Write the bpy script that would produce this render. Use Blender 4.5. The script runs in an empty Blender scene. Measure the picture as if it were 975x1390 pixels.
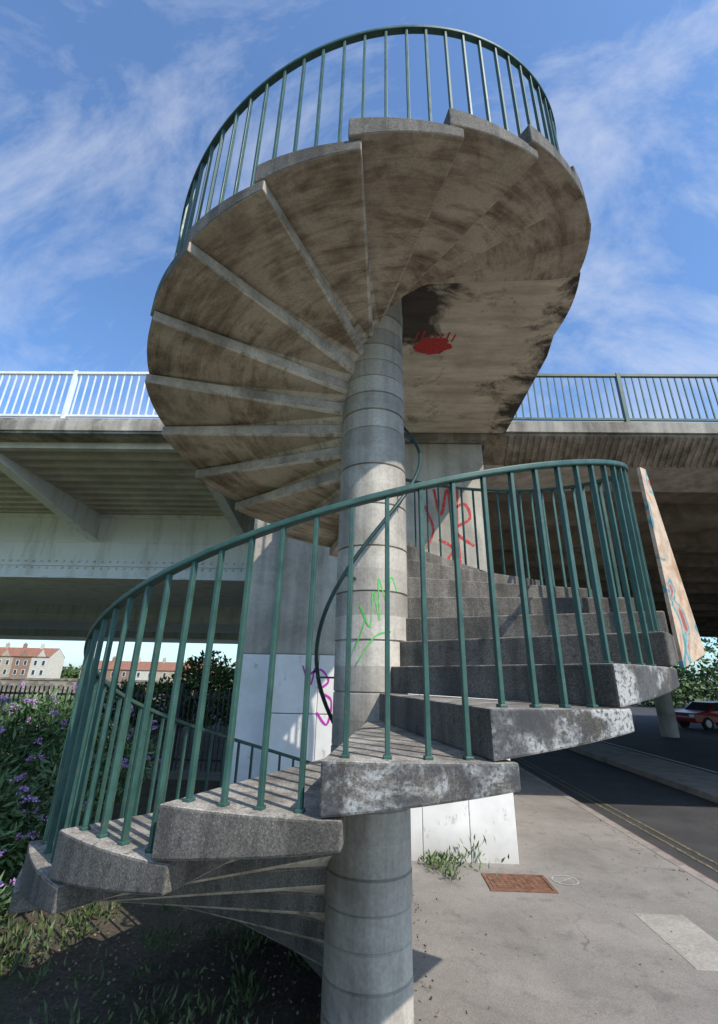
import bpy, math, random, bmesh
from mathutils import Vector, Matrix, noise
random.seed(7)
rad=math.radians
sc=bpy.context.scene

# ------------------------------------------------------------------ helpers
class MB:
    def __init__(s): s.v=[];s.f=[];s.m=[]
    def quad(s,pts,mi=0):
        b=len(s.v); s.v+= [tuple(p) for p in pts]; s.f.append(tuple(range(b,b+len(pts)))); s.m.append(mi)
    def hexa(s,vs,mi=0):
        b=len(s.v); s.v+=vs
        for q in ((0,3,2,1),(4,5,6,7),(0,1,5,4),(1,2,6,5),(2,3,7,6),(3,0,4,7)):
            s.f.append(tuple(b+i for i in q)); s.m.append(mi)
    def box(s,x0,x1,y0,y1,z0,z1,mi=0):
        s.hexa([(x0,y0,z0),(x1,y0,z0),(x1,y1,z0),(x0,y1,z0),(x0,y0,z1),(x1,y0,z1),(x1,y1,z1),(x0,y1,z1)],mi)
    def obox(s,c,ax,ay,hx,hy,z0,z1,mi=0):
        s.hexa([(c[0]+ax[0]*hx*sx+ay[0]*hy*sy, c[1]+ax[1]*hx*sx+ay[1]*hy*sy, z) for z in (z0,z1) for sx,sy in ((-1,-1),(1,-1),(1,1),(-1,1))],mi)
    def prism(s,poly,z0,z1,mt=0,mb=0,ms=0):
        b=len(s.v); n=len(poly)
        z0l=z0 if isinstance(z0,(list,tuple)) else [z0]*n
        z1l=z1 if isinstance(z1,(list,tuple)) else [z1]*n
        for p,z in zip(poly,z0l): s.v.append((p[0],p[1],z))
        for p,z in zip(poly,z1l): s.v.append((p[0],p[1],z))
        s.f.append(tuple(b+i for i in reversed(range(n)))); s.m.append(mb)
        s.f.append(tuple(b+n+i for i in range(n))); s.m.append(mt)
        for i in range(n):
            j=(i+1)%n
            s.f.append((b+i,b+j,b+n+j,b+n+i)); s.m.append(ms if not isinstance(ms,list) else ms[i])
    def extrude_x(s,prof,x0,x1,mi=0):
        b=len(s.v); n=len(prof); m0=mi[0] if isinstance(mi,list) else mi
        for x in (x0,x1):
            for p in prof: s.v.append((x,p[0],p[1]))
        s.f.append(tuple(b+i for i in reversed(range(n)))); s.m.append(m0)
        s.f.append(tuple(b+n+i for i in range(n))); s.m.append(m0)
        for i in range(n):
            j=(i+1)%n; s.f.append((b+i,b+j,b+n+j,b+n+i)); s.m.append(mi if not isinstance(mi,list) else mi[i])
    def cyl(s,c,r,z0,z1,n=20,mi=0,r1=None):
        r1=r if r1 is None else r1
        b=len(s.v)
        for z,rr in ((z0,r),(z1,r1)):
            for i in range(n):
                a=2*math.pi*i/n; s.v.append((c[0]+rr*math.cos(a),c[1]+rr*math.sin(a),z))
        s.f.append(tuple(b+i for i in reversed(range(n)))); s.m.append(mi)
        s.f.append(tuple(b+n+i for i in range(n))); s.m.append(mi)
        for i in range(n):
            j=(i+1)%n; s.f.append((b+i,b+j,b+n+j,b+n+i)); s.m.append(mi)
    def obj(s,name,mats,parent=None,bevel=0,smooth=False,fix=True):
        me=bpy.data.meshes.new(name); me.from_pydata(s.v,[],s.f)
        for m in mats: me.materials.append(m)
        me.polygons.foreach_set('material_index',s.m)
        if fix:
            bm=bmesh.new(); bm.from_mesh(me); bmesh.ops.recalc_face_normals(bm,faces=bm.faces); bm.to_mesh(me); bm.free()
        me.update()
        o=bpy.data.objects.new(name,me); sc.collection.objects.link(o)
        if smooth:
            for p in me.polygons: p.use_smooth=True
        if parent: o.parent=parent
        if bevel:
            bv=o.modifiers.new('bevel','BEVEL'); bv.width=bevel; bv.segments=2; bv.limit_method='ANGLE'; bv.angle_limit=rad(35)
        return o
def empty(name,loc=(0,0,0)):
    e=bpy.data.objects.new(name,None); sc.collection.objects.link(e); e.empty_display_size=.3; return e
def tube(name,pts,r,mat,parent=None):
    cu=bpy.data.curves.new(name,'CURVE'); cu.dimensions='3D'; cu.bevel_depth=r; cu.bevel_resolution=3; cu.use_fill_caps=True
    sp=cu.splines.new('POLY'); sp.points.add(len(pts)-1)
    for p,q in zip(sp.points,pts): p.co=(q[0],q[1],q[2],1)
    cu.materials.append(mat)
    o=bpy.data.objects.new(name,cu); sc.collection.objects.link(o)
    if parent: o.parent=parent
    return o

# ------------------------------------------------------------------ materials
class N:
    def __init__(s,name):
        s.mat=bpy.data.materials.new(name); s.mat.use_nodes=True
        s.t=s.mat.node_tree; s.b=s.t.nodes['Principled BSDF']
        s.pos=s.t.nodes.new('ShaderNodeNewGeometry').outputs['Position']
    def link(s,a,b): s.t.links.new(a,b)
    def mapped(s,sx,sy,sz,src=None):
        m=s.t.nodes.new('ShaderNodeMapping'); m.inputs['Scale'].default_value=(sx,sy,sz)
        s.link(src or s.pos,m.inputs['Vector']); return m.outputs[0]
    def noise(s,scale,detail=5,rough=.6,vec=None,dist=0):
        n=s.t.nodes.new('ShaderNodeTexNoise'); n.inputs['Scale'].default_value=scale
        n.inputs['Detail'].default_value=detail; n.inputs['Roughness'].default_value=rough
        n.inputs['Distortion'].default_value=dist
        s.link(vec or s.pos,n.inputs['Vector']); return n.outputs['Fac']
    def vor(s,scale,out='Color',vec=None,feat=None):
        n=s.t.nodes.new('ShaderNodeTexVoronoi'); n.inputs['Scale'].default_value=scale
        if feat: n.feature=feat
        s.link(vec or s.pos,n.inputs['Vector']); return n.outputs[out]
    def ramp(s,fac,stops):
        r=s.t.nodes.new('ShaderNodeValToRGB'); e=r.color_ramp.elements
        while len(e)<len(stops): e.new(.5)
        for el,(p,c) in zip(e,stops):
            el.position=p
            if isinstance(c,(int,float)): c=(c,c,c)
            el.color=(*c,1)
        s.link(fac,r.inputs['Fac']); return r.outputs['Color']
    def mix(s,fac,a,b,mode='MIX'):
        m=s.t.nodes.new('ShaderNodeMixRGB'); m.blend_type=mode
        for inp,v in ((m.inputs['Fac'],fac),(m.inputs['Color1'],a),(m.inputs['Color2'],b)):
            if isinstance(v,(int,float)): inp.default_value=v if inp.type=='VALUE' else (v,v,v,1)
            elif isinstance(v,tuple): inp.default_value=(*v,1)
            else: s.link(v,inp)
        return m.outputs['Color']
    def math(s,op,a,b=0,clamp=False):
        m=s.t.nodes.new('ShaderNodeMath'); m.operation=op; m.use_clamp=clamp
        for inp,v in ((m.inputs[0],a),(m.inputs[1],b)):
            if isinstance(v,(int,float)): inp.default_value=v
            else: s.link(v,inp)
        return m.outputs[0]
    def sep(s,src=None):
        m=s.t.nodes.new('ShaderNodeSeparateXYZ'); s.link(src or s.pos,m.inputs[0]); return m.outputs
    def comb(s,x,y,z):
        m=s.t.nodes.new('ShaderNodeCombineXYZ')
        for i,v in enumerate((x,y,z)):
            if isinstance(v,(int,float)): m.inputs[i].default_value=v
            else: s.link(v,m.inputs[i])
        return m.outputs[0]
    def bw(s,c):
        g=s.t.nodes.new('ShaderNodeRGBToBW'); s.link(c,g.inputs[0]); return g.outputs[0]
    def out(s,col,rough=.8,bump=None,bs=.3,bd=.01,metal=0,spec=.3):
        if isinstance(col,tuple): s.b.inputs['Base Color'].default_value=(*col,1)
        else: s.link(col,s.b.inputs['Base Color'])
        if isinstance(rough,(int,float)): s.b.inputs['Roughness'].default_value=rough
        else: s.link(rough,s.b.inputs['Roughness'])
        s.b.inputs['Metallic'].default_value=metal
        s.b.inputs['Specular IOR Level'].default_value=spec
        if bump is not None:
            b=s.t.nodes.new('ShaderNodeBump'); b.inputs['Strength'].default_value=bs; b.inputs['Distance'].default_value=bd
            s.link(bump,b.inputs['Height']); s.link(b.outputs[0],s.b.inputs['Normal'])
        return s.mat

def aggregate(name,tone=1.0,paint=0.0):
    n=N(name)
    g=n.bw(n.vor(190))
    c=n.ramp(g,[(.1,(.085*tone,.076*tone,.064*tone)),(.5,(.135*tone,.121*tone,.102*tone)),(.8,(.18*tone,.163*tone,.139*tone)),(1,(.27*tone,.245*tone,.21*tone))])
    st=n.noise(2.0,6,.68)
    c=n.mix(1,c,n.ramp(st,[(.32,.5),(.5,.9),(.7,1.25)]),'MULTIPLY')
    s2=n.noise(1,4,.6,n.mapped(7,7,.8))
    c=n.mix(.7,c,n.ramp(s2,[(.4,.45),(.6,1.12)]),'MULTIPLY')
    pit=n.ramp(n.noise(22,3,.6),[(.62,0),(.68,.6)])
    c=n.mix(pit,c,(.05,.045,.04))
    if paint:
        p=n.noise(3.6,6,.72,dist=.6)
        f=n.ramp(p,[(.46,0),(.54,1)])
        f2=n.ramp(n.noise(70,3,.6),[(.36,0),(.5,1)])
        f=n.mix(1,f,f2,'MULTIPLY')
        c=n.mix(n.math('MULTIPLY',f,paint),c,(.43,.43,.41))
        dk=n.ramp(n.noise(2.2,6,.75),[(.46,0),(.56,.85)])
        c=n.mix(dk,c,(.05,.05,.052))
    return n.out(c,.85,g,.25,.004)
def concrete(name,c1,c2,stain=.5,streak=.5,scale=1.2,spk=.25,vertical=True,drums=0):
    n=N(name)
    a=n.noise(scale,6,.62)
    c=n.ramp(a,[(.3,c2),(.62,c1)])
    f=n.noise(40,4,.7)
    c=n.mix(spk,c,n.ramp(f,[(.3,.35),(.7,1.5)]),'MULTIPLY')
    if streak:
        s=n.noise(1,5,.6,n.mapped(5,5,.35) if vertical else n.mapped(3,.5,3))
        c=n.mix(streak,c,n.ramp(s,[(.38,.35),(.58,1.1)]),'MULTIPLY')
    if stain:
        s=n.noise(.8,6,.7,dist=.8)
        c=n.mix(stain,c,n.ramp(s,[(.4,(.22,.19,.15)),(.52,(1,1,1))]),'MULTIPLY')
    if drums:
        z=n.sep()[2]
        k=n.math('FLOOR',n.math('MULTIPLY',n.math('SUBTRACT',z,1.83),1/drums))
        wn=n.t.nodes.new('ShaderNodeTexWhiteNoise'); wn.noise_dimensions='1D'; n.link(k,wn.inputs['W'])
        c=n.mix(1,c,n.ramp(wn.outputs['Value'],[(0,.76),(1,1.15)]),'MULTIPLY')
        pit=n.ramp(n.vor(55,'Distance'),[(.0,.45),(.16,1)])
        c=n.mix(n.ramp(n.noise(6,3),[(.45,0),(.6,1)]),c,n.mix(1,c,pit,'MULTIPLY'))
    return n.out(c,.88,f,.22,.006)
def soffit_mat():
    n=N('stained_soffit_concrete')
    x,y,z=n.sep()
    r=n.math('SQRT',n.math('ADD',n.math('MULTIPLY',x,x),n.math('MULTIPLY',y,y)))
    a=n.math('ARCTAN2',y,x)
    v=n.comb(n.math('MULTIPLY',r,9.0),n.math('MULTIPLY',a,2.2),n.math('MULTIPLY',z,2.6))
    s1=n.noise(1,6,.72,v,.6)
    big=n.noise(1.7,6,.68,dist=.5)
    base=n.ramp(n.noise(3,5,.6),[(.3,(.47,.39,.295)),(.65,(.68,.585,.465))])
    m=n.math('ADD',n.math('MULTIPLY',s1,.5),n.math('MULTIPLY',big,.5))
    c=n.mix(.88,base,n.ramp(m,[(.37,(.19,.165,.145)),(.45,(.55,.5,.45)),(.54,(1,.98,.95))]),'MULTIPLY')
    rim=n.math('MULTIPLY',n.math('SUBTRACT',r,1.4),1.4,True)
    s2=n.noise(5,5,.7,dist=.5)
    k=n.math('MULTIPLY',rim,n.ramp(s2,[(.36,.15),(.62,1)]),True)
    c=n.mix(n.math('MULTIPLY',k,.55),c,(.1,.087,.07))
    f=n.noise(60,3,.7)
    c=n.mix(.35,c,n.ramp(f,[(.3,.5),(.7,1.4)]),'MULTIPLY')
    return n.out(c,.9)
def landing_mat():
    n=N('landing_soffit_concrete')
    base=n.ramp(n.noise(2.2,6,.6),[(.3,(.56,.47,.35)),(.65,(.74,.64,.50))])
    x,y,z=n.sep()
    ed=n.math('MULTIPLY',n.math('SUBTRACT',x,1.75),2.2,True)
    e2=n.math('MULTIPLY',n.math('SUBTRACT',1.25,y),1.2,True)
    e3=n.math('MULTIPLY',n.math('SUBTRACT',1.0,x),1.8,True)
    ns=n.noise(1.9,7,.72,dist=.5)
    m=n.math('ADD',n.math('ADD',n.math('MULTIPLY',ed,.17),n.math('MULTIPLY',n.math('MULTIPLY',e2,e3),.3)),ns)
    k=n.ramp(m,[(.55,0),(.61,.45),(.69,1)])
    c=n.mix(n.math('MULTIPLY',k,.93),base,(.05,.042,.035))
    c=n.mix(.5,c,n.ramp(n.noise(1,5,.65,n.mapped(1.2,7,1)),[(.38,.6),(.56,1.1)]),'MULTIPLY')
    f=n.noise(50,4,.7)
    c=n.mix(.3,c,n.ramp(f,[(.3,.5),(.7,1.4)]),'MULTIPLY')
    return n.out(c,.9)
def paint_steel(name,col,rust=.3,rough=.4,var=.28):
    n=N(name)
    a=n.noise(9,4,.65); b=n.noise(60,3,.7)
    c=n.mix(1,col,n.ramp(a,[(.3,1-var),(.7,1+var)]),'MULTIPLY')
    k=n.ramp(b,[(.60,0),(.66,1)])
    c=n.mix(n.math('MULTIPLY',k,rust),c,(.12,.08,.05))
    return n.out(c,n.ramp(a,[(.3,rough-.08),(.7,rough+.18)]),spec=.4)
def plain(name,col,rough=.8,var=.3,scale=8,bump=.2):
    n=N(name); a=n.noise(scale,5,.65)
    c=n.mix(1,col,n.ramp(a,[(.3,1-var),(.7,1+var)]),'MULTIPLY')
    return n.out(c,rough,a,bump,.01)
def girder_paint():
    n=N('cream_girder_paint')
    c=n.ramp(n.noise(.7,5,.6),[(.3,(.76,.76,.73)),(.7,(.86,.86,.83))])
    s=n.noise(1,4,.6,n.mapped(3,3,.5))
    c=n.mix(.5,c,n.ramp(s,[(.36,(.62,.56,.48)),(.5,(1,1,1))]),'MULTIPLY')
    return n.out(c,.5,spec=.4)

AGG=aggregate('exposed_aggregate')
AGGP=aggregate('worn_painted_aggregate',1.0,.8)
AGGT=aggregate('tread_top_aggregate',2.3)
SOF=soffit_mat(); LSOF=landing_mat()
RIB=concrete('tread_rib_concrete',(.50,.43,.34),(.27,.22,.17),.4,.35,3,.3)
COL=concrete('column_concrete',(.50,.455,.385),(.33,.295,.25),.35,.45,1.5,.25,drums=.176)
PIER=concrete('pier_concrete',(.52,.475,.40),(.35,.31,.25),.3,.35,1.2,.2)
def white_paint():
    n=N('white_painted_concrete')
    x,y,z=n.sep()
    c=n.ramp(n.noise(1.8,6,.65),[(.3,(.64,.615,.57)),(.65,(.82,.79,.74))])
    wear=n.ramp(n.noise(6,6,.75,n.mapped(1,1,.6)),[(.60,0),(.66,1)])
    c=n.mix(n.math('MULTIPLY',wear,.6),c,(.36,.32,.26))
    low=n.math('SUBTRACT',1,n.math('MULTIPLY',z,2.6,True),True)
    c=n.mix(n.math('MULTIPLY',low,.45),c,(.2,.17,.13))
    return n.out(c,.7)
WHT=white_paint()
GREEN=paint_steel('green_painted_steel',(.032,.085,.068),.8)
GREEND=paint_steel('dark_green_painted_steel',(.018,.05,.045),.5)
PALE=paint_steel('pale_painted_steel',(.72,.74,.72),.15,var=.1)
GIRD=girder_paint()
GIRDD=plain('weathered_girder_paint',(.60,.55,.46),.6,.25,1.5,0)
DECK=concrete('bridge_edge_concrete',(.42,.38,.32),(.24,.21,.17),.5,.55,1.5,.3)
BROWN=concrete('rough_brown_concrete',(.36,.28,.2),(.2,.15,.1),.4,.6,2.5,.5)
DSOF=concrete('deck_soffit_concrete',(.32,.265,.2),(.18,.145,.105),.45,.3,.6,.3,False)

# ------------------------------------------------------------------ staircase
Z0=1.83; RISE=.176; STEP=18.0; A0=-95.0; R=2.015; RC=.28
stair=empty('spiral_staircase')
I0,I1=-10,24
mb=MB()
def arc(a0,a1,r,n,r1=None):
    r1=r if r1 is None else r1
    return [((r+(r1-r)*k/n)*math.cos(rad(a0+(a1-a0)*k/n)),(r+(r1-r)*k/n)*math.sin(rad(a0+(a1-a0)*k/n))) for k in range(n+1)]
for i in range(I0,I1+1):
    a=A0+STEP*i+random.uniform(-.25,.25); b=A0+STEP*i+STEP+2.6+random.uniform(-.3,.3); zt=Z0+RISE*i
    jr=random.uniform(-.014,.014)+.014*max(0,i-19)
    n=8
    inner=arc(b,a,RC-.02,3); outer=arc(a,b,R+jr,n)
    poly=outer+inner
    lo=[zt-RISE+.002+.085*k/n for k in range(n+1)]+[zt-RISE+.002+.085*(1-k/3) for k in range(4)]
    om=3 if i in (0,1,2) else 0
    ms=[om]*n+[4 if i>7 else 0]+[0]*3+[0]
    mb.prism(poly,lo,zt,mt=2,mb=1,ms=ms)
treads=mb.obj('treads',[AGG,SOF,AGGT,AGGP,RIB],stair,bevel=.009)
ZD=6.2; YF=3.3
zl=Z0+RISE*25
aL=A0+STEP*25-360
poly=arc(aL,20,R+.085,8,2.3)+[(2.22,1.2),(2.22,YF-.005),(-.12,YF-.005),(-.12,.25),(0.0,.27)]+arc(60,aL,RC-.02,4)
mb=MB(); mb.prism(poly,zl-.27,zl,mt=1,mb=0,ms=2)
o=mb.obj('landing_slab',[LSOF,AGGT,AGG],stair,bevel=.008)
mb=MB(); prof=[(RC,-.05)]
zz=Z0-RISE*10
rr=RC
while zz<Z0+RISE*25.2:
    r2=RC+random.choice((0,0,.003,.007))
    prof+= [(rr,zz-.008),(RC-.01,zz-.001),(RC-.01,zz+.001),(r2,zz+.008)]; rr=r2
    zz+=RISE*(1 if (zz>3.9 or zz<.8) else 2)
prof.append((RC,zl+.02)); prof.append((0.001,zl+.05))
ns=64
for (r,z) in prof:
    for s in range(ns):
        a=2*math.pi*s/ns; mb.v.append((r*math.cos(a),r*math.sin(a),z))
for j in range(len(prof)-1):
    for s in range(ns):
        t=(s+1)%ns
        mb.f.append((j*ns+s,j*ns+t,(j+1)*ns+t,(j+1)*ns+s)); mb.m.append(0)
mb.obj('central_column',[COL],stair)
RB=1.935
def RHf(a):
    i=(a-A0)/STEP; t=min(1,max(0,(i-7)/10)); return .965+.13*t
def hz(a): return Z0+RISE*((a-A0)/STEP)
aend=A0+STEP*25
RHT=RHf(aend)
mb=MB()
a=A0+STEP*I0+2.25
while a<aend+20:
    i=min(math.floor((a-A0)/STEP+1e-6),25)
    zb=Z0+RISE*i
    ztop=min(hz(a),zl)+RHf(a)
    aj=a+random.uniform(-.15,.15)
    c=(RB*math.cos(rad(aj)),RB*math.sin(rad(aj)))
    er=(math.cos(rad(a)),math.sin(rad(a))); et=(-er[1],er[0])
    mb.obox(c,er,et,.013,.0095,zb-.01,ztop)
    mb.obox(c,er,et,.019,.016,zb-.001,zb+.012)
    a+=4.5
y=.78
while y<3.2:
    mb.obox((1.97,y),(1,0),(0,1),.013,.0095,zl-.01,zl+RHT); mb.obox((-.06,y),(1,0),(0,1),.013,.0095,zl-.01,zl+RHT); y+=.15
mb.obj('balusters',[GREEN],stair,bevel=.003)
pts=[]
a=A0+STEP*I0-1
while a<aend+22:
    pts.append((RB*math.cos(rad(a)),RB*math.sin(rad(a)),min(hz(a),zl)+RHf(a))); a+=2
pts+=[(1.97,.9,zl+RHT),(1.97,3.3,zl+RHT)]
def rail_mesh(name,pts,w,h,mat,parent,bevel=.006):
    mb=MB(); P=[Vector(p) for p in pts]; n=len(P)
    for k,p in enumerate(P):
        t=(P[min(k+1,n-1)]-P[max(k-1,0)]).normalized(); s=Vector((t.y,-t.x,0)).normalized(); u=s.cross(t).normalized()
        for sx,sy in ((-1,-1),(1,-1),(1,1),(-1,1)): mb.v.append(tuple(p+s*w/2*sx+u*h/2*sy))
    for k in range(n-1):
        for q in range(4):
            r=(q+1)%4; mb.f.append((4*k+q,4*k+r,4*k+4+r,4*k+4+q)); mb.m.append(0)
    mb.f.append((0,1,2,3)); mb.m.append(0); b=4*(n-1); mb.f.append((b+3,b+2,b+1,b)); mb.m.append(0)
    return mb.obj(name,[mat],parent,bevel=bevel)
rail_mesh('outer_handrail',pts,.05,.03,GREEN,stair,.008)
rail_mesh('landing_handrail',[(-.06,.5,zl+RHT),(-.06,3.3,zl+RHT)],.05,.03,GREEN,stair,.008)
pts=[]; a=-215
while a<335:
    pts.append((.42*math.cos(rad(a-90)),.42*math.sin(rad(a-90)),3.10+3.52*a/360)); a+=5
tube('inner_handrail',pts,.016,GREEND,stair)
mb=MB()
a=-170
while a<330:
    z=3.10+3.52*a/360
    c=(.35*math.cos(rad(a-90)),.35*math.sin(rad(a-90))); er=(math.cos(rad(a-90)),math.sin(rad(a-90)))
    mb.obox(c,er,(-er[1],er[0]),.07,.007,z-.05,z-.036)
    mb.obox((er[0]*.42,er[1]*.42),er,(-er[1],er[0]),.007,.007,z-.05,z-.01); a+=72
mb.obj('handrail_brackets',[GREEND],stair)

def board_mat():
    n=N('spray_painted_board')
    c=n.ramp(n.noise(2.9,3,.5,dist=1.6),[(.34,(.46,.28,.17)),(.44,(.56,.43,.31)),(.53,(.50,.36,.25)),(.55,(.08,.22,.27)),(.60,(.14,.34,.34)),(.62,(.52,.39,.28)),(.68,(.33,.10,.09))])
    c=n.mix(.5,c,n.ramp(n.noise(9,5,.7),[(.35,.5),(.65,1.2)]),'MULTIPLY')
    return n.out(c,.6)
mb=MB()
P1=Vector((1.93,-.70)); P2=Vector((2.26,-.42)); d=(P2-P1).normalized(); nn=Vector((d.y,-d.x))*.012
def bq(p,q,z0,z1,zq0,zq1,qt):
    pts=[(p.x,p.y,z0),(q.x,q.y,zq0),(qt.x,qt.y,zq1),(p.x,p.y,z1)]
    mb.hexa([(t[0]+nn.x*s,t[1]+nn.y*s,t[2]) for s in (1,-1) for t in pts])
bq(P1,P2,2.2,3.56,2.30,3.57,P1+d*.1)
mb.obj('graffiti_board',[board_mat()])

# ------------------------------------------------------------------ pier
PY=3.45
pier=empty('bridge_pier')
mb=MB()
mb.box(-1.45,1.85,PY,8.0,2.4,ZD-.36)
mb.box(-1.95,-1.452,PY+.16,7.9,2.4,ZD-.36)
mb.obj('pier_shaft',[PIER],pier,bevel=.02)
mb=MB()
xs=[-1.46,-.75,.0,.68,1.28,1.87]
for a,b in zip(xs[:-1],xs[1:]):
    for z0,z1 in ((-.1,.82),(.83,1.62),(1.63,2.395)):
        mb.box(a+.003,b-.003,PY-.012,8.0,z0,z1)
mb.box(-1.96,-1.463,PY+.15,7.9,-.1,2.395)
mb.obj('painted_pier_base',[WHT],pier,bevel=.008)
tube('drain_pipe',[(-1.40,PY-.03,ZD-.4),(-1.40,PY-.03,.05)],.022,PALE,pier)

# ------------------------------------------------------------------ bridge
br=empty('road_bridge')
YB=34
mb=MB()
prof=[(YF,ZD),(YF,ZD-.20),(YF+.06,ZD-.20),(YF+.06,ZD-.24),(YF+.5,ZD-.6),(YF+1.5,ZD-.68),(YF+1.52,ZD-.48),(YB,ZD-.48),(YB,ZD)]
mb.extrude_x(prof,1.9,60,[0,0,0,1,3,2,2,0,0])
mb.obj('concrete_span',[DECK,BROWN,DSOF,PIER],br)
mb=MB()
y=6.0
while y<YB-1:
    mb.box(1.9,60,y,y+.5,ZD-.85,ZD-.485); y+=2.2
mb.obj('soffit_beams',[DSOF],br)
mb=MB(); x=2.3
while x<30:
    w=.05+random.uniform(-.012,.012)
    mb.hexa([(x,YF+.065,ZD-.27),(x,YF+.5,ZD-.625),(x,YF+.5,ZD-.60),(x,YF+.065,ZD-.24),(x+w,YF+.065,ZD-.27),(x+w,YF+.5,ZD-.625),(x+w,YF+.5,ZD-.60),(x+w,YF+.065,ZD-.24)])
    x+=.11
mb.obj('edge_ribs',[BROWN],br)
mb=MB(); mb.box(-1.95,1.897,YF,YB,ZD-.355,ZD); mb.obj('pier_head_slab',[DECK],br)
mb=MB(); mb.box(-70,-1.953,YF,YB,ZD-.3,ZD,0); mb.box(-70,-1.953,YF-.03,YF+.25,ZD-.26,ZD-.06,0)
mb.obj('left_deck_slab',[DECK],br,bevel=.01)
mb=MB()
y=YF+.35
while y<7.4:
    mb.box(-70,-1.96,y,y+.14,ZD-.42,ZD-.303); y+=.36
mb.obj('deck_stringers',[GIRDD],br)
mb=MB()
for k in range(12):
    x=-3.1-3.75*k
    a,b,c,d_=(YF+.2,ZD-.43),(7.48,ZD-.43),(7.48,ZD-1.1),(YF+.2,ZD-.54)
    mb.hexa([(xx,*q) for xx in (x-.015,x+.015) for q in (a,b,c,d_)])
    mb.hexa([(xx,*q) for xx in (x-.11,x+.11) for q in ((YF+.2,ZD-.542),(7.48,ZD-1.102),(7.48,ZD-1.13),(YF+.2,ZD-.57))])
mb.obj('cantilever_brackets',[GIRD],br)
mb=MB()
for gy,gw,zb in ((7.5,4.6,4.2),(18,4.6,4.2),(28,4,4.2)):
    mb.box(-70,-1.98,gy,gy+gw,zb,ZD-.43)
    mb.box(-70,-1.98,gy-.14,gy+gw+.14,zb-.04,zb-.001)
    mb.box(-70,-1.98,gy-.05,gy-.003,zb+.27,zb+.31)
    mb.box(-70,-1.98,gy-.03,gy-.003,zb+.85,zb+.88)
    mb.box(-70,-1.98,gy-.12,gy-.003,ZD-.52,ZD-.435)
x=-2.2
while x>-14:
    for zz in (4.56,4.40): mb.cyl((x,7.5-.02),.03,zz,zz+.045,8)
    x-=.19
mb.obj('box_girders',[GIRD],br)
def bridge_rail(name,x0,x1,mat,sp,post):
    e=empty(name); mb=MB()
    y=YF+.1
    mb.box(x0,x1,y-.03,y+.03,ZD+.97,ZD+1.02); mb.box(x0,x1,y-.02,y+.02,ZD+.08,ZD+.12)
    x=x0+.05
    while x<x1:
        mb.box(x-.009,x+.009,y-.012,y+.012,ZD+.1,ZD+1.0); x+=sp
    mb.obj('bars',[mat],e)
    mb=MB(); x=x0+.3
    while x<x1:
        mb.box(x-.035,x+.035,y-.04,y+.04,ZD-.02,ZD+1.04); x+=post
    mb.obj('posts',[mat],e,bevel=.005)
bridge_rail('bridge_railing',-40,-.1,PALE,.135,1.9)
bridge_rail('bridge_railing',2.05,40,GREEN,.125,2.0)
cc=concrete('far_column_concrete',(.38,.36,.32),(.25,.23,.2),.3,.3)
for (x,y) in ((14,21.7),(14,31),(24,21.7),(24,31)):
    mb=MB(); mb.cyl((x,y),.38,-.13,5.2,24); mb.cyl((x,y),.5,5.19,5.34,24); mb.obj('bridge_column',[cc],smooth=False)

# ------------------------------------------------------------------ graffiti
def ribbon(mb,pts,w,mp,mi=0):
    fine=[]
    for k in range(len(pts)-1):
        p0=pts[max(k-1,0)];p1=pts[k];p2=pts[k+1];p3=pts[min(k+2,len(pts)-1)]
        for t in range(6):
            t/=6
            fine.append(tuple(.5*((2*p1[c])+(-p0[c]+p2[c])*t+(2*p0[c]-5*p1[c]+4*p2[c]-p3[c])*t*t+(-p0[c]+3*p1[c]-3*p2[c]+p3[c])*t**3) for c in (0,1)))
    fine.append(pts[-1])
    L=[]
    for k,p in enumerate(fine):
        q0=fine[max(k-1,0)]; q1=fine[min(k+1,len(fine)-1)]
        dx,dy=q1[0]-q0[0],q1[1]-q0[1]; l=math.hypot(dx,dy) or 1
        ww=w*random.uniform(.75,1.15)/2
        L.append(((p[0]-dy/l*ww,p[1]+dx/l*ww),(p[0]+dy/l*ww,p[1]-dx/l*ww)))
    for k in range(len(L)-1):
        mb.quad([mp(*L[k][0]),mp(*L[k+1][0]),mp(*L[k+1][1]),mp(*L[k][1])],mi)
def spray(name,col,under=(.4,.36,.3),wear=.48):
    n=N(name); k=n.ramp(n.noise(26,5,.7),[(wear-.1,0),(wear,1)])
    return n.out(n.mix(k,under,n.mix(1,col,n.ramp(n.noise(30),[(.3,.7),(.7,1.2)]),'MULTIPLY')),.6)
RED=spray('red_spray',(.55,.04,.035),wear=.42); GRN=spray('green_spray',(.10,.48,.10),wear=.38); MAG=spray('magenta_spray',(.5,.04,.38),(.6,.58,.54),.36)
REDP=spray('red_spray_blotch',(.62,.03,.025),(.16,.09,.07),.5)
mb=MB(); pm=lambda x,z:(x,PY-.004,z)
ribbon(mb,[(1.0,5.0),(1.1,4.55),(1.22,5.0),(1.27,4.4)],.045,pm)
ribbon(mb,[(1.38,5.0),(1.34,4.35),(1.36,3.75)],.055,pm)
ribbon(mb,[(1.25,4.6),(1.48,4.75),(1.56,4.5),(1.3,4.3),(1.6,4.05)],.045,pm)
ribbon(mb,[(1.05,4.15),(1.27,4.0),(1.15,3.75),(1.45,3.7)],.045,pm)
ribbon(mb,[(.85,4.7),(.97,4.3),(.85,4.0)],.035,pm)
mb.obj('red_graffiti',[RED],pier,fix=False)
mb=MB()
ribbon(mb,[(-.9,2.12),(-.72,2.2),(-.6,2.05),(-.72,1.92),(-.55,1.8),(-.6,1.5),(-.75,1.65)],.03,lambda x,z:(x,PY-.016,z))
ribbon(mb,[(-.98,2.25),(-.86,2.0),(-.8,2.22)],.026,lambda x,z:(x,PY-.016,z))
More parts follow.
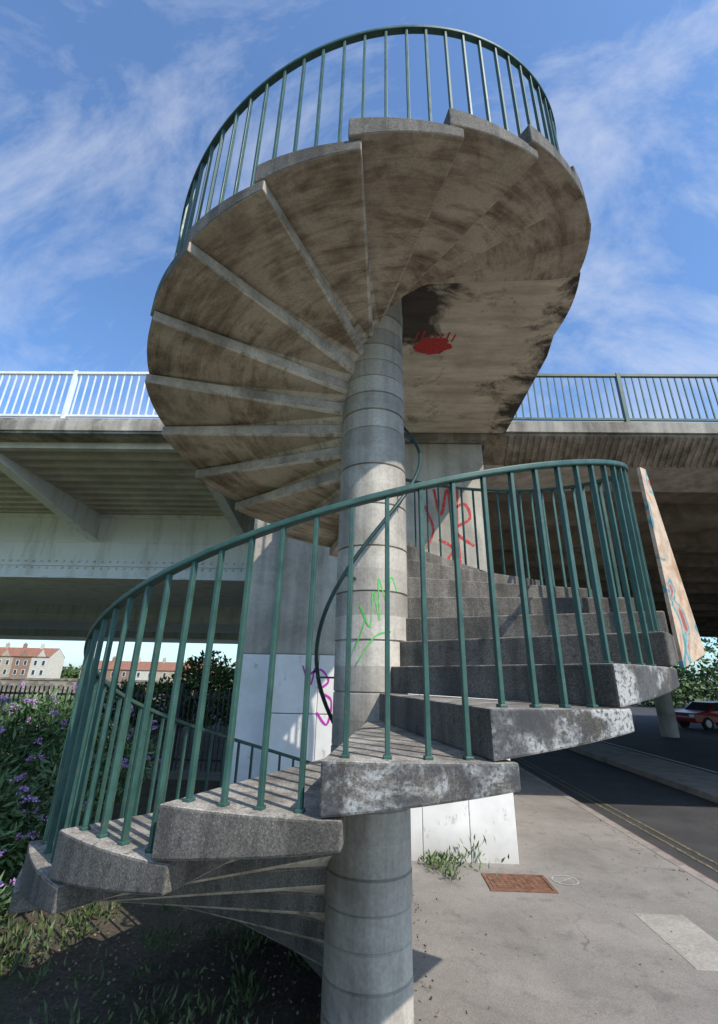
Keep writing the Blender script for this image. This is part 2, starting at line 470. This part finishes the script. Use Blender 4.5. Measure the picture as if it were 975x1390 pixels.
ribbon(mb,[(-.5,2.1),(-.45,1.75),(-.52,1.55)],.024,lambda x,z:(x,PY-.016,z))
mb.obj('magenta_graffiti',[MAG],pier,fix=False)
mb=MB(); cm=lambda a,z:((RC+.009)*math.cos(rad(-90+a*100)),(RC+.009)*math.sin(rad(-90+a*100)),z)
ribbon(mb,[(-.25,2.28),(-.1,2.5),(-.18,2.6),(-.02,2.45),(0.02,2.7),(.12,2.5),(.1,2.8),(.25,2.6),(.3,2.82),(.42,2.72)],.017,cm)
ribbon(mb,[(-.2,2.2),(.05,2.38),(.3,2.42)],.014,cm)
mb.obj('green_graffiti',[GRN],stair,fix=False)
mb=MB(); lm=lambda x,y:(x,y,zl-.274)
def blob(cx,cy,rx,ry,sd):
    P=[]
    for k in range(48):
        t=2*math.pi*k/48; rr=1+.35*noise.noise(Vector((math.cos(t)*1.9,math.sin(t)*1.9,sd)))+.18*noise.noise(Vector((math.cos(t)*7,math.sin(t)*7,sd+3)))
        P.append(lm(cx+rx*rr*math.cos(t),cy+ry*rr*math.sin(t)))
    return P
mb.quad(blob(.72,1.0,.24,.17,4))
for q in range(7):
    x0=.5+q*.075; ribbon(mb,[(x0,.86+random.uniform(0,.06)),(x0+.03,.74+random.uniform(-.05,.05))],.022,lambda x,y:(x,y,zl-.275))
mb.obj('red_graffiti_patch',[REDP],stair,fix=False)

# ------------------------------------------------------------------ ground
def asphalt(name,c,patch=.3,cracks=0):
    n=N(name); a=n.noise(.9,6,.65); g=n.bw(n.vor(220,'Color'))
    col=n.mix(1,c,n.ramp(a,[(.3,1-patch),(.7,1+patch)]),'MULTIPLY')
    col=n.mix(.5,col,n.ramp(g,[(.2,.55),(.8,1.45)]),'MULTIPLY')
    s=n.ramp(n.noise(4,5,.7,dist=.5),[(.54,1),(.68,.76)])
    col=n.mix(1,col,s,'MULTIPLY')
    sp=n.ramp(n.vor(7,'Distance'),[(.045,.55),(.07,1)])
    col=n.mix(.8,col,sp,'MULTIPLY')
    if cracks:
        nv=n.t.nodes.new('ShaderNodeTexNoise'); nv.inputs['Scale'].default_value=2.2; nv.inputs['Detail'].default_value=5; n.link(n.pos,nv.inputs['Vector'])
        v=n.t.nodes.new('ShaderNodeMixRGB'); v.inputs['Fac'].default_value=.35; n.link(n.pos,v.inputs['Color1']); n.link(nv.outputs['Color'],v.inputs['Color2'])
        e=n.vor(.75,'Distance',v.outputs['Color'],'DISTANCE_TO_EDGE')
        cr=n.ramp(e,[(0,.5),(.007,1)])
        m=n.ramp(n.noise(.5,2),[(.5,0),(.6,1)])
        col=n.mix(m,col,n.mix(1,col,cr,'MULTIPLY'))
    return n.out(col,.85,g,.4,.004)
ASPH=asphalt('road_asphalt',(.055,.053,.053)); PAV=asphalt('pavement_asphalt',(.235,.212,.188),.25,1)
def soil():
    n=N('soil_and_moss'); a=n.noise(2.5,6,.7); f=n.noise(30,6,.75)
    c=n.ramp(a,[(.3,(.04,.033,.025)),(.5,(.10,.082,.06)),(.62,(.055,.065,.028)),(.8,(.12,.10,.075))])
    c=n.mix(.7,c,n.ramp(f,[(.3,.3),(.7,1.8)]),'MULTIPLY'); return n.out(c,.95,f,.8,.03)
SOIL=soil()
GRASS=plain('rough_grass',(.09,.12,.045),.95,.4,4,.6)
mb=MB(); mb.quad([(-600,-600,-.13),(600,-600,-.13),(600,600,-.13),(-600,600,-.13)]); mb.obj('ground',[GRASS],fix=False)
mb=MB(); mb.box(-140,3.85,-30,60,-.5,0); mb.obj('river_bank_ground',[GRASS])
mb=MB(); mb.quad([(-30,8,.004),(.3,8,.004),(.3,34,.004),(-30,34,.004)]); mb.obj('added_bounce_paving',[PAV],fix=False)  # paving added under the left deck to bounce light up at the girders
mb=MB(); mb.quad([(3.9,-30,-.124),(60,-30,-.124),(60,80,-.124),(3.9,80,-.124)]); mb.obj('road',[ASPH],fix=False)
mb=MB(); e=[]
yy=-30
while yy<40:
    e.append((.30+.14*noise.noise(Vector((0,yy*.9,0)))+.05*noise.noise(Vector((3,yy*5,0))),yy)); yy+=.12
for k in range(len(e)-1):
    mb.quad([(e[k][0],e[k][1],.008),(3.85,e[k][1],.008),(3.85,e[k+1][1],.008),(e[k+1][0],e[k+1][1],.008)])
mb.obj('pavement',[PAV],fix=False)
mb=MB(); mb.quad([(-9,-20,.003),(.6,-20,.003),(.6,7.9,.003),(-9,7.9,.003)]); mb.obj('soil_bed',[SOIL],fix=False)
KERB=concrete('kerb_stone',(.32,.28,.25),(.2,.18,.16),.2,0,3,.4)
mb=MB(); y=-12
while y<50:
    mb.box(3.853,4.0,y+.004,y+.906,-.2,.012); y+=.914
mb.obj('kerb',[KERB],bevel=.012)
mb=MB(); mb.quad([(4.003,-12,-.118),(4.26,-12,-.118),(4.26,60,-.118),(4.003,60,-.118)]); mb.obj('red_gutter_strip',[plain('red_brick_channel',(.20,.11,.08),.85,.4,6)],fix=False)
YEL=N('worn_yellow_paint'); k=YEL.ramp(YEL.noise(30,6,.75),[(.48,0),(.62,1)]); YEL=YEL.out(YEL.mix(k,(.07,.065,.055),(.34,.28,.13)),.75)
mb=MB()
for x in (4.5,4.68): mb.quad([(x,-12,-.118),(x+.055,-12,-.118),(x+.055,60,-.118),(x,60,-.118)])
mb.obj('double_yellow_lines',[YEL],fix=False)
WP=N('worn_white_paint'); k=WP.ramp(WP.noise(25,6,.75),[(.36,0),(.5,1)]); WP=WP.out(WP.mix(k,(.07,.065,.06),(.65,.64,.6)),.75)
mb=MB(); mb.quad([(9.6,-12,-.118),(9.72,-12,-.118),(9.72,70,-.118),(9.6,70,-.118)])
mb.obj('white_road_line',[WP],fix=False)
mb=MB(); mb.box(7.15,8.9,-12,60,-.2,.01); mb.obj('median_strip',[KERB],bevel=.02)
RUST=plain('rusty_iron',(.17,.085,.05),.8,.45,14)
mh=empty('manhole_cover'); c=(1.68,2.82)
mb=MB(); mb.box(c[0]-.31,c[0]+.31,c[1]-.2,c[1]+.2,-.01,.014)
for i in range(9):
    for j in range(6):
        x=c[0]-.25+i*.0625; y=c[1]-.15+j*.06; mb.box(x-.018,x+.018,y-.018,y+.018,.014,.019)
mb.obj('plate',[RUST],mh)
mb=MB()
for q in ((-.36,.36,-.25,-.21),(-.36,.36,.21,.25),(-.36,-.32,-.209,.209),(.32,.36,-.209,.209)): mb.box(c[0]+q[0],c[0]+q[1],c[1]+q[2],c[1]+q[3],-.01,.018)
mb.obj('frame',[RUST],mh)
mb=MB(); mb.box(2.62,3.10,1.15,2.15,-.02,.012); mb.obj('paving_slab',[concrete('pale_slab',(.37,.34,.30),(.28,.255,.22),.15,0,3,.4)],bevel=.006)
mb=MB()
ribbon(mb,[(2.25+.14*math.cos(t*.52),2.95+.14*math.sin(t*.52)) for t in range(13)],.02,lambda x,y:(x,y,.0125))
ribbon(mb,[(2.14,2.87),(2.36,3.03)],.016,lambda x,y:(x,y,.0125))
mb.obj('chalk_mark',[spray('chalk_white',(.42,.40,.36),(.24,.22,.2),.5)],fix=False)

# ------------------------------------------------------------------ vegetation
def leafmats(tag,cols):
    r=[]
    for k,c in enumerate(cols):
        n=N(f'{tag}_{k}'); r.append(n.out(c,.5))
    return r
def leaf(mb,p,d,L,W,mi):
    d=d.normalized(); s=d.cross(Vector((random.uniform(-1,1),random.uniform(-1,1),random.uniform(-.3,1)))).normalized()
    up=s.cross(d)*L*.12
    mb.quad([p,p+d*L*.45+s*W/2-up,p+d*L,p+d*L*.45-s*W/2-up],mi)
def clump_leaves(mb,blobs,n,L,W,nm,shell=.55):
    tot=sum(b[3]**2 for b in blobs)
    for (x,y,z,r) in blobs:
        for _ in range(int(n*r*r/tot)):
            v=Vector((random.gauss(0,1),random.gauss(0,1),random.gauss(0,1))).normalized()
            rr=r*(random.uniform(shell,1.0)+.25*noise.noise(Vector((x,y,z))*1.3+v*2.2))
            p=Vector((x,y,z))+Vector((v.x*rr,v.y*rr,v.z*rr*.85))
            if p.z<.02: continue
            d=(v*.7+Vector((random.uniform(-1,1),random.uniform(-1,1),random.uniform(-.8,.8)))).normalized()
            shade=noise.noise(p*1.8)
            mi=min(nm-1,max(0,int((shade*.9+.5+random.uniform(-.3,.3))*nm)))
            leaf(mb,p,d,L*random.uniform(.6,1.3),W*random.uniform(.7,1.2),mi)
LM=leafmats('buddleia_leaf',[(.045,.08,.03),(.075,.13,.045),(.11,.18,.065),(.15,.22,.10)])
FL=leafmats('buddleia_flower',[(.40,.20,.46),(.55,.35,.60)])
STEM=plain('stem_bark',(.12,.09,.06),.9)
def bush(name,blobs,n,flowers,L=.13,W=.035):
    e=empty(name)
    mb=MB(); clump_leaves(mb,blobs,n,L,W,4); mb.obj('leaves',LM,e,fix=False)
    mb=MB()
    for _ in range(flowers):
        x,y,z,r=random.choice(blobs)
        v=Vector((random.gauss(.2,.7),random.gauss(-.6,.6),random.gauss(.5,.6))).normalized()
        p=Vector((x,y,z))+v*r*random.uniform(1.0,1.12)
        if p.z<.3: continue
        d=(v+Vector((0,0,.3))+Vector((random.uniform(-.6,.6),random.uniform(-.6,.6),random.uniform(-.5,.2)))).normalized()
        Ln=random.uniform(.09,.2)
        for q in range(50):
            t=random.random()**.8; rr=.023*(1-t*.75)
            o=Vector((random.gauss(0,1),random.gauss(0,1),random.gauss(0,1))).normalized()*rr
            leaf(mb,p+d*Ln*t+o+Vector((0,0,-.06*t*t)),o+d*.01,.02,.017,random.randint(0,1))
    if flowers: mb.obj('flower_spikes',FL,e,fix=False)
    mb=MB()
    for (x,y,z,r) in blobs:
        for _ in range(3):
            bx=x+random.uniform(-.2,.2); by=y+random.uniform(-.2,.2)
            mb.cyl((bx,by),.018,0,z,6)
    mb.obj('stems',[STEM],e)
bush('buddleia_bush',[(-4.3,2.2,1.05,.75),(-3.9,1.4,.7,.62),(-3.7,2.6,.85,.62),(-4.9,1.3,.9,.8),(-5.4,2.4,1.2,.85),(-4.4,3.2,1.15,.75),(-6.2,3.3,1.2,.9),(-3.75,.7,.4,.45),(-3.45,2.0,.45,.42),(-5.6,.6,.7,.7),(-3.6,3.6,.95,.55),(-3.3,1.0,.2,.3),(-4.0,2.9,1.35,.5),(-5.0,2.0,1.45,.55)],34000,260)
GM=leafmats('tree_leaf',[(.03,.055,.02),(.055,.10,.03),(.085,.14,.04),(.12,.17,.05)])
mb=MB(); clump_leaves(mb,[(-6.0,11,1.2,.9),(-4.8,11.5,1.5,.9),(-7.2,11.2,1.1,.9),(-3.8,12,1.3,.8),(-5.4,13,1.9,1.0)],7000,.16,.08,4); mb.obj('hedge_shrub',GM,fix=False)
def weeds(name,spots,mats):
    mb=MB()
    for (x,y,s,n) in spots:
        for _ in range(n):
            p=Vector((x+random.gauss(0,s*.45),y+random.gauss(0,s*.45),.01))
            d=Vector((random.gauss(0,.6),random.gauss(0,.6),1.0)).normalized()
            leaf(mb,p+d*random.uniform(0,s*.8),d,random.uniform(.05,.14)*(.6+s),random.uniform(.012,.03),random.randint(1,3))
    mb.obj(name,mats,fix=False)
weeds('weeds',[(.85,3.15,.16,90),(1.05,3.34,.2,60),(.75,3.3,.12,50),(1.27,3.34,.35,55),(.95,2.85,.1,35)],GM)
sp=[]
for _ in range(150):
    sp.append((random.uniform(-4.2,.15),random.uniform(-1.4,3.2),random.uniform(.05,.2),random.randint(8,34)))
for _ in range(14):
    sp.append((random.uniform(-3.6,-2.3),random.uniform(-.6,1.2),random.uniform(.15,.3),random.randint(40,90)))
weeds('weeds',sp,leafmats('shade_weed',[(.04,.055,.02),(.06,.09,.03),(.085,.12,.04),(.11,.13,.06)]))
mb=MB()
for _ in range(3200):
    x=random.uniform(-4,.5); y=random.uniform(-2.2,3.3)
    leaf(mb,Vector((x,y,random.uniform(.006,.02))),Vector((random.uniform(-1,1),random.uniform(-1,1),random.uniform(-.1,.3))),random.uniform(.015,.04),random.uniform(.01,.025),random.randint(0,1))
for _ in range(260):
    x=random.uniform(.4,3.8); y=random.uniform(-1,6)
    if random.random()<.5: x=3.82-abs(random.gauss(0,.12))
    leaf(mb,Vector((x,y,.016)),Vector((random.uniform(-1,1),random.uniform(-1,1),random.uniform(-.05,.2))),random.uniform(.015,.035),random.uniform(.008,.02),random.randint(0,1))
mb.obj('leaf_litter',leafmats('dry_leaf',[(.16,.11,.06),(.26,.20,.12)]),fix=False)

BLKM=paint_steel('black_iron',(.03,.032,.034),.3)
e=empty('iron_fence'); mb=MB(); x=-9.5
while x<-2.2:
    mb.box(x-.012,x+.012,9.0,9.03,0,1.75); x+=.12
mb.box(-9.5,-2.2,9.031,9.06,1.55,1.6); mb.box(-9.5,-2.2,9.031,9.06,.2,.25)
mb.obj('palings',[BLKM],e)
mb=MB()
for x in (-9.5,-7.1,-4.7,-2.25): mb.box(x-.04,x+.04,8.96,9.06,0,1.9)
mb.obj('posts',[BLKM],e)
def stone():
    n=N('quay_stone'); v=n.mapped(1,1,2.2); g=n.bw(n.vor(2.2,'Color',v))
    c=n.ramp(g,[(.1,(.15,.135,.12)),(.6,(.28,.25,.21)),(1,(.38,.34,.29))]); d=n.vor(2.2,'Distance',v)
    return n.out(c,.9,d,.5,.05)
mb=MB(); x=-75
while x<-11: mb.box(x+.01,x+2.99,42,42.6,-.1,1.35); x+=3
mb.box(-75,-11,41.95,42.65,1.351,1.5)
mb.obj('quay_wall',[stone()])
WAT=N('river_water'); WAT=WAT.out((.03,.045,.045),.08,WAT.noise(1.5,4,.6),.3,.05,spec=.5)
mb=MB(); mb.quad([(-300,60.1,-.12),(-12,60.1,-.12),(-12,118,-.12),(-300,118,-.12)]); mb.obj('water',[WAT],fix=False)
BR=[plain('red_brick',(.28,.17,.12),.9,.2,1),plain('buff_stone_wall',(.42,.34,.25),.9,.2,1),plain('cream_render',(.55,.5,.42),.9,.1,1)]
TILE=plain('red_roof_tile',(.26,.12,.08),.85,.3,2); GL=N('window_glass'); GL=GL.out((.04,.05,.06),.15); FR=plain('white_frame',(.7,.7,.68),.6,.05)
def house(x,y,w,h,rh,wm):
    e=empty('brick_house'); mb=MB(); d=8
    mb.box(x,x+w,y,y+d,-.1,h); 
    b=len(mb.v); mb.v+=[(x,y,h),(x,y+d,h),(x,y+d/2,h+rh),(x+w,y,h),(x+w,y+d,h),(x+w,y+d/2,h+rh)]; mb.f+=[(b,b+1,b+2),(b+5,b+4,b+3)]; mb.m+=[0,0]
    mb.obj('walls',[wm],e)
    mb=MB(); mb.v=[(x-.0,y-.3,h-.1),(x+w,y-.3,h-.1),(x+w,y+d/2,h+rh+.1),(x,y+d/2,h+rh+.1),(x,y+d+.3,h-.1),(x+w,y+d+.3,h-.1)]; mb.f=[(0,1,2,3),(3,2,5,4)]; mb.m=[0,0]
    o=mb.obj('roof',[TILE],e,fix=False); so=o.modifiers.new('s','SOLIDIFY'); so.thickness=.15
    mb=MB(); g=MB()
    for f in range(max(1,int(h//2.7))):
        for k in range(2):
            cx=x+w*(.28+.44*k); z=.9+f*2.8
            g.box(cx-.45,cx+.45,y-.04,y+.02,z,z+1.4)
            mb.box(cx-.55,cx-.45,y-.08,y-.001,z-.1,z+1.5); mb.box(cx+.45,cx+.55,y-.08,y-.001,z-.1,z+1.5); mb.box(cx-.449,cx+.449,y-.08,y-.001,z+1.4,z+1.5); mb.box(cx-.449,cx+.449,y-.08,y-.001,z-.1,z)
    g.obj('windows',[GL],e); mb.obj('window_frames',[FR],e)
    if h>5:
        mb=MB(); gx0,gx1=x+w*.3,x+w*.8; gm=(gx0+gx1)/2
        mb.v=[(gx0,y-.25,h-.2),(gx1,y-.25,h-.2),(gm,y-.25,h+rh*.8),(gx0,y+3,h-.2),(gx1,y+3,h-.2),(gm,y+3,h+rh*.8)]
        mb.f=[(0,1,2),(5,4,3),(0,2,5,3),(1,4,5,2),(0,3,4,1)]; mb.m=[0,0,1,1,0]; mb.obj('gable',[wm,TILE],e)
    mb=MB(); mb.box(x-.4,x+.4,y+d/2-.5,y+d/2+.5,h+rh-.8,h+rh+1.3)
    for q in (-.2,.2): mb.cyl((x+q,y+d/2),.13,h+rh+1.3,h+rh+1.7,8)
    mb.obj('chimney',[wm],e)
for k in range(8): house(-150+k*5.9,158,5.88,6.4,2.6,BR[(k*2)%3])
for k in range(5): house(-100+k*9,172,8.9,3.2,2.6,BR[(k*2+1)%3])
mb=MB(); bl=[]
for k in range(60): bl.append((random.uniform(-190,-30),random.uniform(185,205),random.uniform(0,2.5),random.uniform(2,4)))
clump_leaves(mb,bl,9000,1.3,.8,4); mb.obj('distant_trees',GM,fix=False)
mb=MB(); bl=[]
for k in range(70): bl.append((random.uniform(8,75),random.uniform(52,62),random.uniform(.5,5),random.uniform(1.5,3)))
clump_leaves(mb,bl,16000,.6,.35,4); mb.obj('distant_trees',GM,fix=False)
e=empty('street_lamp'); mb=MB(); mb.cyl((-24,40),.09,0,7.5,10,0,.05); mb.obj('pole',[PALE],e)
mb=MB(); mb.box(-24.2,-23.0,39.9,40.1,7.45,7.6); mb.obj('lantern',[PALE],e,bevel=.03)

# ------------------------------------------------------------------ car
def car(loc,rot,col):
    e=empty('parked_car'); P=N('car_paint'); P=P.out(col,.25,spec=.6)
    mb=MB()
    prof=[(-2.05,.35),(-2.1,.6),(-2.0,.82),(-1.1,.95),(-.55,1.36),(.75,1.42),(1.55,1.05),(2.0,.95),(2.08,.6),(2.0,.32)]
    n=len(prof)
    for yy in (-.82,.82):
        for (x,z) in prof:
            ins=max(0,(z-.95))*.35
            mb.v.append((x,yy-math.copysign(ins,yy),z))
    mb.f.append(tuple(range(n))); mb.f.append(tuple(reversed(range(n,2*n))))
    for i in range(n): mb.f.append((i,(i+1)%n,n+(i+1)%n,n+i))
    mb.m=[0]*len(mb.f); mb.obj('body',[P],e,bevel=.05)
    mb=MB()
    for s in (-1,1):
        yb=.825; 
        pts=[(-.98,.98),(-.5,1.30),(.7,1.35),(1.35,1.02)]
        mb.quad([(x,s*(yb-max(0,z-.95)*.35+.004),z) for x,z in pts])
    mb.quad([(-1.08,-.7,.975),(-1.08,.7,.975),(-.6,.6,1.34),(-.6,-.6,1.34)])
    mb.quad([(1.5,-.7,1.09),(1.5,.7,1.09),(.84,.6,1.40),(.84,-.6,1.40)])
    mb.obj('windows',[GL],e,fix=False)
    T=plain('tyre_rubber',(.02,.02,.02),.9); H=plain('hub_alloy',(.5,.5,.52),.4)
    mb=MB()
    for wx in (-1.3,1.3):
        for s in (-1,1):
            b=len(mb.v); k=20
            for yy in (s*.66,s*.86):
                for i in range(k): a=2*math.pi*i/k; mb.v.append((wx+.32*math.cos(a),yy,.32+.32*math.sin(a)))
            mb.f+=[tuple(range(b,b+k)),tuple(range(b+k,b+2*k))]+[(b+i,b+(i+1)%k,b+k+(i+1)%k,b+k+i) for i in range(k)]; mb.m+=[0]*(k+2)
            b=len(mb.v)
            for i in range(k): a=2*math.pi*i/k; mb.v.append((wx+.19*math.cos(a),s*.865,.32+.19*math.sin(a)))
            mb.f.append(tuple(range(b,b+k))); mb.m.append(1)
    mb.obj('wheels',[T,H],e)
    mb=MB()
    for s in (-1,1): mb.box(-2.1,-2.0,s*.62-.15,s*.62+.15,.62,.76); mb.box(2.0,2.08,s*.65-.12,s*.65+.12,.68,.85)
    mb.obj('lights',[FR],e)
    e.location=loc; e.rotation_euler=(0,0,rot)
car((19.5,27,-.124),rad(15),(.22,.02,.025))
car((25.5,29,-.124),rad(10),(.05,.07,.12))

# ------------------------------------------------------------------ world / sun / camera
AZ=Vector((.72,-.69)).normalized(); EL=rad(45)
w=bpy.data.worlds.new("World"); sc.world=w; w.use_nodes=True; nt=w.node_tree
bg=nt.nodes['Background']; bg.inputs['Strength'].default_value=.14
sky=nt.nodes.new('ShaderNodeTexSky'); sky.sky_type='NISHITA'; sky.sun_disc=False; sky.sun_elevation=EL; sky.sun_rotation=math.atan2(AZ.x,AZ.y); sky.ozone_density=2.0
tint=nt.nodes.new('ShaderNodeMixRGB'); tint.blend_type='MULTIPLY'; tint.inputs['Fac'].default_value=1; tint.inputs['Color2'].default_value=(1.1,1.5,1.85,1)
nt.links.new(sky.outputs[0],tint.inputs['Color1'])
tc=nt.nodes.new('ShaderNodeTexCoord')
mp=nt.nodes.new('ShaderNodeMapping'); mp.inputs['Scale'].default_value=(1.3,2.4,1.0); mp.inputs['Rotation'].default_value=(.4,.7,.5); mp.inputs['Location'].default_value=(.35,.1,.2)
nt.links.new(tc.outputs['Generated'],mp.inputs['Vector'])
no=nt.nodes.new('ShaderNodeTexNoise'); no.inputs['Scale'].default_value=1.9; no.inputs['Detail'].default_value=10; no.inputs['Roughness'].default_value=.66; no.inputs['Distortion'].default_value=.5
nt.links.new(mp.outputs[0],no.inputs['Vector'])
rp=nt.nodes.new('ShaderNodeValToRGB'); rp.color_ramp.elements[0].position=.46; rp.color_ramp.elements[0].color=(0.03,0.03,0.03,1); rp.color_ramp.elements[1].position=.90; rp.color_ramp.elements[1].color=(.85,.85,.85,1)
nt.links.new(no.outputs['Fac'],rp.inputs['Fac'])
mx=nt.nodes.new('ShaderNodeMixRGB'); mx.inputs['Color2'].default_value=(6.6,6.8,7.2,1)
nt.links.new(rp.outputs[0],mx.inputs['Fac']); nt.links.new(tint.outputs[0],mx.inputs['Color1'])
nt.links.new(mx.outputs[0],bg.inputs['Color'])
L=bpy.data.lights.new('sun','SUN'); L.energy=5; L.angle=rad(.5); L.color=(1,.94,.85)
lo=bpy.data.objects.new('sun',L); sc.collection.objects.link(lo)
dv=Vector((AZ.x*math.cos(EL),AZ.y*math.cos(EL),math.sin(EL)))
lo.rotation_euler=dv.to_track_quat('Z','Y').to_euler(); lo.location=dv*30

cam=bpy.data.cameras.new('camera'); co=bpy.data.objects.new('camera',cam); sc.collection.objects.link(co)
th,yaw,ro=rad(22.5),rad(1.8),rad(1.3)
f=Vector((-math.sin(yaw)*math.cos(th),math.cos(yaw)*math.cos(th),math.sin(th))); r0=Vector((math.cos(yaw),math.sin(yaw),0)); u0=r0.cross(f)
up=u0*math.cos(ro)-r0*math.sin(ro); ri=r0*math.cos(ro)+u0*math.sin(ro)
co.matrix_world=Matrix(((ri.x,up.x,-f.x,0),(ri.y,up.y,-f.y,-3.95),(ri.z,up.z,-f.z,2.1),(0,0,0,1)))
cam.sensor_fit='HORIZONTAL'; cam.sensor_width=36; cam.lens=36*653/975; cam.shift_y=-45/975; cam.clip_start=.05; cam.clip_end=2000
sc.camera=co
sc.view_settings.view_transform='Standard'; sc.view_settings.look='None'; sc.view_settings.exposure=0
